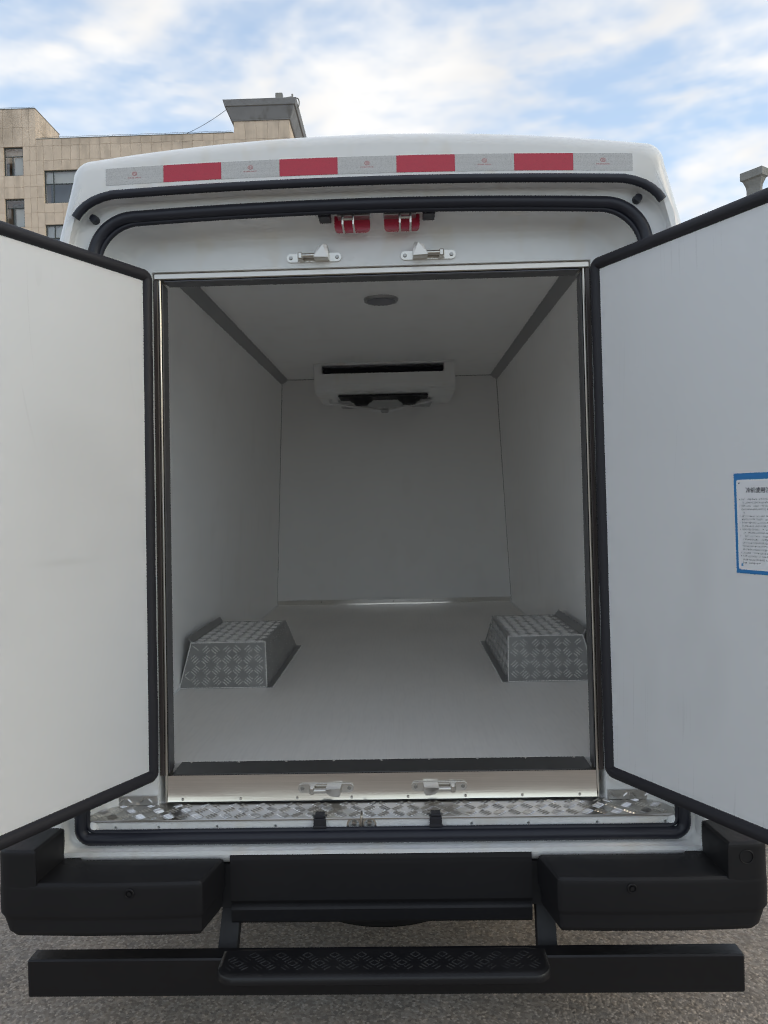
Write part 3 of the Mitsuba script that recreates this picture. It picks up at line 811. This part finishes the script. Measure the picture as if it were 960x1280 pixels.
# wheel boxes of tread plate
for s, xi, y0, xo in ((-1, -0.515, 3.262, None), (1, 0.517, 3.288, None)):
    zt, zb = 0.826, 0.631
    xw_b, xw_t = s * (wb - 0.001), s * 0.838
    ya, yb_ = y0 + 0.585, y0 + 0.93
    P8 = [(xi, y0, zb), (xw_b, y0, zb), (xw_t, y0 + 0.004, zt), (xi + s * 0.004, y0 + 0.004, zt), (xi, yb_, zb), (xw_b, yb_, zb), (xw_t, ya, zt), (xi + s * 0.004, ya, zt)]
    wbk = add(V + '__wheel_box', hull(P8), 'm_tread')
    lab = 'left' if s < 0 else 'right'
    tag(wbk, f'aluminium tread plate box over the {lab} rear wheel')
    # bars on the front, top and inner side
    L = []
    w = abs(xw_t - xi)
    if s < 0:
        L.append(lugs((xw_b, y0 + 0.0003, zb), (1, 0, 0), (0, 0.02, 1), Polygon([(0.002, 0.004), (w + 0.050, 0.004), (w + 0.046, 0.19), (0.056, 0.19)]), seed=2))
        L.append(lugs((xi, yb_, zb), (0, -1, 0), (-0.02, 0, 1), Polygon([(0.02, 0.004), (0.925, 0.004), (0.92, 0.19), (0.36, 0.19)]), seed=3))
        L.append(lugs((xw_t, y0 + 0.004, zt), (1, 0, 0), (0, 1, 0), sbox(0.004, 0.004, w - 0.01, 0.578), seed=4))
    else:
        L.append(lugs((xi, y0 + 0.0003, zb), (1, 0, 0), (0, 0.02, 1), Polygon([(0.004, 0.004), (w + 0.050, 0.004), (w - 0.004, 0.19), (0.008, 0.19)]), seed=5))
        L.append(lugs((xi, y0, zb), (0, 1, 0), (-0.0, 0, 1), Polygon([(0.005, 0.004), (0.91, 0.004), (0.565, 0.19), (0.01, 0.19)]), seed=6))
        L.append(lugs((xi + 0.004, y0 + 0.004, zt), (1, 0, 0), (0, 1, 0), sbox(0.004, 0.004, w - 0.01, 0.578), seed=7))
    add(wbk + '__tread_bars', cat(*L), 'm_tread_lug')
    tag(wbk + '__tread_bars', kind='stuff')
    fl = cat(bx(*sorted((xi - s * 0.028, xi + s * 0.004)), y0 + 0.004, yb_ + 0.01, 0.6305, 0.6335, 0.0008), bx(*sorted((xi - s * 0.024, xw_b)), y0 - 0.006, y0 + 0.003, 0.6305, 0.6325))
    add(wbk + '__floor_flange', fl, 'm_steel_dull')
    sw = []
    for y, z in ((y0 - 0.002, zb), (y0 - 0.002, zt + 0.003), (ya, zt + 0.003)):
        sw.append((y, z))
    xw = lambda z: s * (wb - (z - 0.63) * (wb - wt) / 1.72 - 0.002)
    fx = lambda z: xw_b + (xw_t - xw_b) * (z - zb) / (zt - zb)
    bar = hull([(xw_t + s * 0.002, y, zt + 0.001) for y in (y0 + 0.004, ya)] + [(xw_t - s * 0.004, y, zt + 0.001) for y in (y0 + 0.004, ya)] + [(xw_t + s * 0.016, y, zt + 0.024) for y in (y0 + 0.004, ya)] + [(xw_t + s * 0.013, y, zt + 0.024) for y in (y0 + 0.004, ya)])
    add(wbk + '__folded_edge', cat(tube([(xi + s * 0.001, y0 + 0.001, zb + 0.004), (xi + s * 0.004, y0 + 0.004, zt)], 0.0024, 6), tube([(xi + s * 0.004, y0 + 0.004, zt), (xw_t, y0 + 0.004, zt)], 0.0024, 6),
                                   tube([(fx(zb + .004), y0 + 0.001, zb + 0.004), (xw_t, y0 + 0.004, zt)], 0.0024, 6), tube([(xi - s * 0.027, y0 + 0.002, 0.633), (xi - s * 0.027, yb_ + 0.01, 0.633)], 0.0022, 6), tube([(xi, y0 - 0.004, 0.633), (xw_b, y0 - 0.004, 0.633)], 0.0022, 6)), 'm_edge')
    add(wbk + '__wall_flange', bar, 'm_steel_dull')

# ---- lower ledge, tread strip, clips, lower striker
ledge = bx(-0.80, 0.80, 2.098, 2.16, 0.505, 0.545, 0.003)
lm = man(ledge)
for x in (-0.734, -0.614, -0.451, -0.289, 0.251, 0.406, 0.593, 0.778):
    lm = lm - man(cyl((x, 2.05, 0.5285), (x, 2.13, 0.5285), 0.0042, 12))
lc = man(cyl((-0.072, 2.08, 0.5305), (-0.072, 2.112, 0.5305), 0.019, 24)) + man(cyl((-0.030, 2.08, 0.5305), (-0.030, 2.112, 0.5305), 0.019, 24))
lm = lm - lc.scale((1, 1, 1))
add(V + '__sill_ledge', unman(lm), 'm_paint')
tag(V + '__sill_ledge', 'white sill ledge with a row of small drain holes')
add(V + '__sill_ledge__hole_backing', bx(-0.79, 0.79, 2.162, 2.168, 0.508, 0.542), 'm_dark')
tp = cat(bx(-0.812, 0.812, 2.092, 2.214, 0.5455, 0.5505, 0.001))
tk = add(V + '__tread_strip', cat(tp, bx(-0.80, -0.648, 2.196, 2.200, 0.5515, 0.578), bx(0.648, 0.80, 2.196, 2.200, 0.5515, 0.578)), 'm_strip')
tag(tk, 'aluminium tread plate strip below the opening')
add(tk + '__tread_bars', cat(lugs((-0.81, 2.093, 0.5506), (1, 0, 0), (0, 1, 0), sbox(0.0, 0.0, 1.62, 0.121), 0.040, 0.032, 0.0042, 0.0025, gap=0.0092, seed=8),
                             lugs((-0.80, 2.1957, 0.5515), (1, 0, 0), (0, 0, 1), sbox(0, 0, 0.15, 0.0265), 0.03, 0.022, seed=9), lugs((0.65, 2.1957, 0.5515), (1, 0, 0), (0, 0, 1), sbox(0, 0, 0.15, 0.0265), 0.03, 0.022, seed=10)), 'm_strip_lug')
tag(tk + '__tread_bars', kind='stuff')
for s in (-1, 1):
    add(V + '__corner_sealant', trimesh.creation.icosphere(3, 0.018).apply_scale((0.9, 0.8, 1.3)).apply_translation((s * 0.797, 2.098, 0.527)), 'm_sealant', smooth=True)
for x in (-0.1655, 0.1525):
    ck = cat(bx(x - 0.0165, x + 0.0165, 2.083, 2.102, 0.528, 0.5525, 0.002), bx(x - 0.0135, x + 0.0135, 2.085, 2.115, 0.553, 0.561, 0.002), bx(x - 0.018, x + 0.018, 2.080, 2.09, 0.526, 0.534, 0.002))
    add(V + '__rubber_clip', ck, 'm_rubber_soft')
st = V + '__lower_striker'
add(st, cat(*[trimesh.creation.annulus(0.015, 0.0195, 0.003, transform=np.array([[1, 0, 0, x], [0, 0, 1, 2.0965], [0, 1, 0, 0.5305], [0, 0, 0, 1.0]])) for x in (-0.072, -0.030)]), 'm_cast')
for x in (-0.072, -0.030):
    add(st + '__screw', cyl((x, 2.112, 0.5305), (x, 2.100, 0.5305), 0.0075, 12, 0.006), 'm_cast')
add(st + '__pin', cat(tube([(-0.051, 2.11, 0.56), (-0.051, 2.09, 0.556), (-0.051, 2.088, 0.535), (-0.051, 2.100, 0.518)], 0.004, 8), bx(-0.0555, -0.0465, 2.092, 2.100, 0.514, 0.524, 0.002)), 'm_cast', smooth=40)


# ---- bumper
def offset_loop(p, d):
    p = np.asarray(p, float)
    a, b = p - np.roll(p, 1, 0), np.roll(p, -1, 0) - p
    na = np.stack([a[:, 1], -a[:, 0]], 1) / np.linalg.norm(a, axis=1, keepdims=True)
    nb = np.stack([b[:, 1], -b[:, 0]], 1) / np.linalg.norm(b, axis=1, keepdims=True)
    n = na + nb
    n /= np.maximum((n * na).sum(1, keepdims=True), 0.3)
    return p + n * d


def levels_loft(plan, lv, sx=1):
    """A plan outline (counter-clockwise, metres) at heights z with the outline moved out by o."""
    ls = []
    for z, o, push in lv:
        q = offset_loop(plan, o)
        q = q + np.stack([push * np.clip((q[:, 0] - 0.75) / 0.2, 0, 1), 0 * q[:, 0]], 1)
        q = np.column_stack([q[:, 0] * sx, q[:, 1], np.full(len(q), z)])
        ls.append(q if sx > 0 else q[::-1])
    return loft(ls, True, True)


t = np.linspace(0, np.pi / 2, 7)
corner = np.stack([0.935 + 0.04 * np.sin(t), 1.945 - 0.035 * np.cos(t)], 1)
ic = np.stack([0.462 - 0.018 * np.sin(t[::2]), 1.921 - 0.012 * np.cos(t[::2])], 1)[::-1]
side_plan = np.vstack([[(0.420, 2.044), (0.422, 2.03)], ic, [(0.56, 1.905), (0.74, 1.903), (0.87, 1.907)], corner, [(0.985, 2.02), (0.985, 2.16), (0.90, 2.20), (0.88, 2.044), (0.60, 2.044)]])
lv = [(0.328, -0.020, -0.024), (0.331, -0.012, -0.020), (0.342, -0.006, -0.014), (0.372, -0.006, -0.004), (0.378, -0.005, -0.003), (0.388, -0.0005, 0), (0.452, 0.0, 0), (0.462, -0.002, 0), (0.468, -0.007, 0), (0.470, -0.014, 0)]
tc = np.linspace(0, np.pi / 2, 7)
blk = np.vstack([[(0.866, 1.9075), (0.90, 1.908)], corner, [(0.985, 2.02), (0.985, 2.16), (0.90, 2.22), (0.853, 2.04)]])
for s, lab in ((-1, 'left'), (1, 'right')):
    bk = add(V + '__bumper_corner', cat(levels_loft(side_plan, lv, s), levels_loft(blk, [(0.455, -0.0015, 0), (0.538, -0.002, 0), (0.546, -0.004, 0), (0.551, -0.010, 0), (0.552, -0.016, 0)], s)), 'm_plastic', smooth=28)
    tag(bk, f'black plastic {lab} bumper corner with moulded step')
    c = np.array((s * 0.628, 1.9015, 0.4445))
    tt = np.linspace(0, 2 * np.pi, 24, endpoint=False)
    add(bk + '__fastener', cat(tube(np.stack([c[0] + 0.0105 * np.cos(tt), 0 * tt + c[1], c[2] + 0.0105 * np.sin(tt)], 1), 0.0022, 6, True), cyl(c + (0, 0.003, 0), c - (0, 0.0012, 0), 0.0062, 12, 0.005)), 'm_black_steel', smooth=40)
tt = np.linspace(0, 2 * np.pi, 28, endpoint=False)
add(V + '__bumper_corner_001__hook_cover', tube(np.stack([0.913 + 0.0165 * np.cos(tt), 1.9095 + 0 * tt, 0.517 + 0.0165 * np.sin(tt)], 1), 0.0014, 6, True), 'm_black_steel', smooth=True)
prof = [(2.044, 0.4745), (2.0425, 0.474), (2.042, 0.470), (2.0405, 0.462), (2.040, 0.45), (2.040, 0.352), (2.043, 0.346), (2.052, 0.342), (2.053, 0.337), (2.046, 0.331), (2.043, 0.325), (2.045, 0.294), (2.055, 0.284), (2.12, 0.282), (2.12, 0.44), (2.044, 0.44)]
cb = place(prism(Polygon(prof), 0.808), (-0.404, 0, 0), (0, 1, 0), (0, 0, 1), (1, 0, 0))
add(V + '__bumper_centre', cb, 'm_plastic')
add(V + '__bumper_backing', bx(-0.90, 0.90, 2.06, 2.18, 0.325, 0.442), 'm_dark')

# under-run bar, its legs and the step
bar = bx(-0.917, 0.922, 1.948, 2.0, 0.152, 0.250, 0.004)
add(V + '__underrun_bar', bar, 'm_black_steel')
tag(V + '__underrun_bar', 'black steel bar across the van below the bumper')
for x in (-0.412, 0.440):
    add(V + '__bar_bracket', hull([(x - 0.030, 1.99, 0.16), (x + 0.022, 1.99, 0.16), (x - 0.02, 2.09, 0.36), (x + 0.028, 2.09, 0.36), (x - 0.030, 2.03, 0.16), (x + 0.022, 2.03, 0.16), (x - 0.02, 2.13, 0.36), (x + 0.028, 2.13, 0.36)]), 'm_dark')
sp = unary_union([sbox(-0.405, 1.835, 0.420, 1.96).buffer(-0.05).buffer(0.05), sbox(-0.405, 1.90, 0.420, 1.955)])
sp = sp.buffer(0)
outl = np.array(sp.exterior.coords)[:-1]
if not sp.exterior.is_ccw:
    outl = outl[::-1]
outl = np.array(Polygon(outl).simplify(0.0005).exterior.coords)[:-1]
if Polygon(outl).exterior.is_ccw is False:
    outl = outl[::-1]
lv2 = [(0.2490, -0.012, 0), (0.2500, -0.004, 0), (0.2530, 0.0, 0), (0.264, 0.0, 0), (0.270, -0.003, 0), (0.274, -0.010, 0), (0.275, -0.016, 0)]
ls2 = [np.column_stack([offset_loop(outl, o), np.full(len(outl), z - 0.002)]) for z, o, _ in lv2]
sk_ = add(V + '__rear_step', loft(ls2, True, True), 'm_black_steel', smooth=30)
tag(sk_, 'black tread plate step with rounded corners on the bar')
add(sk_ + '__tread_bars', cat(lugs((-0.405, 1.835, 0.2731), (1, 0, 0), (0, 1, 0), sp.buffer(-0.018).__class__(np.array(sp.buffer(-0.017).exterior.coords) - (-0.405, 1.835)), 0.034, 0.024, 0.0036, 0.0014, seed=12)), 'm_black_lug')
tag(sk_ + '__tread_bars', kind='stuff')

# spare wheel under the floor and the road wheels
def wheel(key, c, axis, r, w):
    a = np.linspace(-1, 1, 13)
    pr_ = [(r * 0.62, -w / 2)] + [(r - 0.02 * abs(q) ** 3 - 0.03 * max(0, abs(q) - 0.8) * 3, q * w / 2) for q in a] + [(r * 0.62, w / 2), (r * 0.58, w / 2 * 0.6), (r * 0.58, -w / 2 * 0.6), (r * 0.62, -w / 2)]
    m = trimesh.creation.revolve(np.array(pr_), sections=48)
    rim = trimesh.creation.revolve(np.array([(0.0, w * 0.30), (0.06, w * 0.30), (0.09, w * 0.2), (r * 0.5, w * 0.25), (r * 0.6, w * 0.45), (r * 0.605, -w * 0.4), (r * 0.5, -w * 0.2), (0.0, -w * 0.2)]), sections=36)
    M = np.eye(4) if axis == 'z' else trimesh.transformations.rotation_matrix(np.pi / 2, (0, 1, 0))
    if axis == '-x':
        M = trimesh.transformations.rotation_matrix(-np.pi / 2, (0, 1, 0))
    for q in (m, rim):
        q.apply_transform(M)
        q.apply_translation(c)
    k = add(key, m, 'm_tyre', smooth=40)
    add(k + '__rim', rim, 'm_steel_dull', smooth=40)


wheel(V + '__spare_wheel', (0.0, 2.50, 0.285), 'z', 0.335, 0.20)
for y in (3.72, 6.75):
    for s in (-1, 1):
        wheel(V + '__wheel', (s * 0.90, y, 0.34), 'x' if s > 0 else '-x', 0.34, 0.205)
for s in (-1, 1):
    add(V + '__tail_lamp', hull([(s * (0.97 if z < 0.7 else 0.98), y, z) for z in (0.58, 1.05) for y in (2.085, 2.19)] + [(s * 1.012, y, z) for z in (0.60, 1.03) for y in (2.10, 2.18)]), 'm_red')

# windscreen far side and side glass are not in view from the rear; number of doors: two rear leaves
H = {-1: np.array((-0.628, 2.0945, 0.680)), 1: np.array((0.634, 2.0945, 0.675))}
U = {-1: unit((-0.453, -0.891, 0)), 1: unit((0.480, -0.877, 0))}
DW, DH = 0.74, 1.378
for s, lab in ((-1, 'left'), (1, 'right')):
    h, u = H[s], U[s]
    a = np.array((0.0, LEAN, 1.0))
    n = np.cross(u, a) if s > 0 else np.cross(a, u)     # towards the opening side, the inner face
    n = unit(n)
    if n[1] > 0:
        n = -n
    rr = sbox(0, 0, DW, DH).buffer(-0.02).buffer(0.02, 6)
    dk = add(V + '__rear_door', place(prism(sbox(0.0, 0.0, DW + 0.03, DH).buffer(-0.02).buffer(0.02, 4), 0.045), h - n * 0.098, u, a, n), 'm_paint')
    tag(dk, f'{lab} rear door swung wide open')
    add(dk + '__inner_panel', place(prism(rr, 0.05), h - n * 0.05, u, a, n), 'm_door_panel')
    o = np.array(sbox(0, 0, DW, DH).buffer(0.0075, 8).buffer(-0.012).buffer(0.012, 8).exterior.coords)[:-1]
    o = np.array(Polygon(o).segmentize(0.08).exterior.coords)[:-1]
    wob = meshkit.noise(np.column_stack([o * 7, np.zeros(len(o))]), 3 + s)[:, None] * 0.003
    c3 = h + o[:, :1] * u + o[:, 1:] * a + n * (-0.006 + wob)
    add(dk + '__gasket', tube(c3, 0.0175, 12, True), 'm_rubber_soft', smooth=True)
    for z in (0.2, 1.1):
        p0 = h + a * z - n * 0.09 + u * 0.02
        add(dk + '__hinge', hull(np.vstack([cyl(p0 - a * 0.03, p0 + a * 0.03, 0.014).vertices, cyl(np.array((s * 0.80, 2.11, p0[2] - 0.03)), np.array((s * 0.80, 2.11, p0[2] + 0.03)), 0.012).vertices])), 'm_steel_dull')
    if s > 0:
        # the notice glued on the door
        N = 'instruction_notice'
        o0 = h + u * 0.387 + a * (0.5635 - 0.0) * 1.0 - a * 0.0 + n * 0.0006
        o0 = h + u * 0.4155 + a * (0.5630) + n * 0.0008
        Wn, Hn = 0.335, 0.224
        add(N + '__border', place(prism(sbox(0, 0, Wn, Hn), 0.0006), o0, u, a, n), 'm_blue')
        add(N + '__sheet', place(prism(sbox(0.0065, 0.0085, Wn - 0.0065, Hn - 0.0145).buffer(-0.006).buffer(0.006, 5), 0.0005), o0 + n * 0.0006, u, a, n), 'm_sheet')
        GL = ['000000000000000200000600300700180f800c19800c38c004706000e63801c71c010308000000007ff0047ff00c00600c00c01c01c0181b80181f00300700300380000180000000', '000000000000020000020000020fe0020fe0020c203fcc203fec20060c20060c20070c200f8c200fcc201acc201a682032182032182022182602102602302602703602603c020018', '00000000000000000001830003030003fffc06fffc0603000c03001c7ffc3c631c34430c24430c047ffc047ffc040300046200043600043e00041e00041f800471f005e07c048008', '0000000000000000000000000ffff80ffff80c18180c18180c18180ffff80ffff80c18180c18180c18180c18180ffff80ffff80c18180818181818181818183818183019f00009e0', '0000000000000002001c06000e030007030000010000fffc007ff83003003c03000e0300000300007ff8007ff80303000303000603000603000c03000c030018fffc18fffc000000', '0000000000000018000018001ffff00181c00181800181803ffffc00000000000007ffe006006007ffe006006006006007ffe00030000498200d8c300d819819819810ff88000000', '0000000000000018000018003ffffc00180000180007ffe006186004182007ffe00018000018000ffff00018300018303ffffc0018300018300ffff000183000180000f800000000', '000000000000000000003ffc007ffc3f83003f8300063ff0063ff806301806311806331806331806331806331806b3180fb3183e33183803000006e0000c7000381800f00c000000']
        rects = []
        gh = 0.0125
        for gi, code in enumerate(GL):
            for r_ in range(24):
                row = int(code[6 * r_:6 * r_ + 6], 16)
                bits = [(row >> (23 - q)) & 1 for q in range(24)]
                q = 0
                while q < 24:
                    if bits[q]:
                        e = q
                        while e < 24 and bits[e]:
                            e += 1
                        cs = gh / 22
                        rects.append(sbox(0.030 + gi * 0.0122 + q * cs * 0.95, Hn - 0.0385 - (r_ - 12) * cs, 0.030 + gi * 0.0122 + e * cs * 0.95, Hn - 0.0385 - (r_ - 13) * cs + 0.0001))
                        q = e
                    q += 1
        tg = unary_union(rects).buffer(0.00022)
        add(N + '__title_lettering', cat(*[place(prism(q, 0.0003), o0 + n * 0.0011, u, a, n) for q in tg.geoms]), 'm_ink')
        # small print, too small to read: rows of short marks as far as the rows run
        marks = []
        r3 = np.random.default_rng(5)
        numbered_rows = (0, 2, 5, 7, 9, 11, 16, 17)
        for li in range(20):
            zc = Hn - 0.0585 - li * 0.00745
            if li in numbered_rows:
                marks.append(sbox(0.0125, zc - 0.0008, 0.0150, zc + 0.0008))
            endx = {4: 0.028, 19: 0.062}.get(li, Wn - 0.02 - r3.uniform(0, 0.02))
            x = 0.0185
            while x < endx:
                if r3.uniform() > 0.09:
                    for _ in range(3):
                        xx, zz = x + r3.uniform(0, 0.0016), zc + r3.uniform(-0.0019, 0.0012)
                        if r3.uniform() < 0.55:
                            marks.append(sbox(x, zz, x + 0.0026, zz + 0.00055))
                        else:
                            marks.append(sbox(xx, zc - 0.0018, xx + 0.0006, zc + 0.0018))
                x += 0.0034
        mk = unary_union(marks)
        add(N + '__small_print', cat(*[place(prism(q.simplify(1e-5), 0.0002), o0 + n * 0.0011, u, a, n) for q in mk.geoms]), 'm_ink')
        tag(N + '__small_print', kind='stuff')
        add(N + '__emblem', place(prism(Polygon([(0.0115, Hn - 0.0235), (0.0165, Hn - 0.0235), (0.0150, Hn - 0.0205), (0.0140, Hn - 0.0190), (0.0125, Hn - 0.0210)]), 0.0003), o0 + n * 0.0011, u, a, n), 'm_ink')
        add(N + '__blue_mark', place(prism(sbox(0.0135, 0.0165, 0.0175, 0.0225), 0.0003), o0 + n * 0.0011, u, a, n), 'm_blue')
        tag(N, 'white instruction notice with blue border and black print stuck on the right door', 'notice')
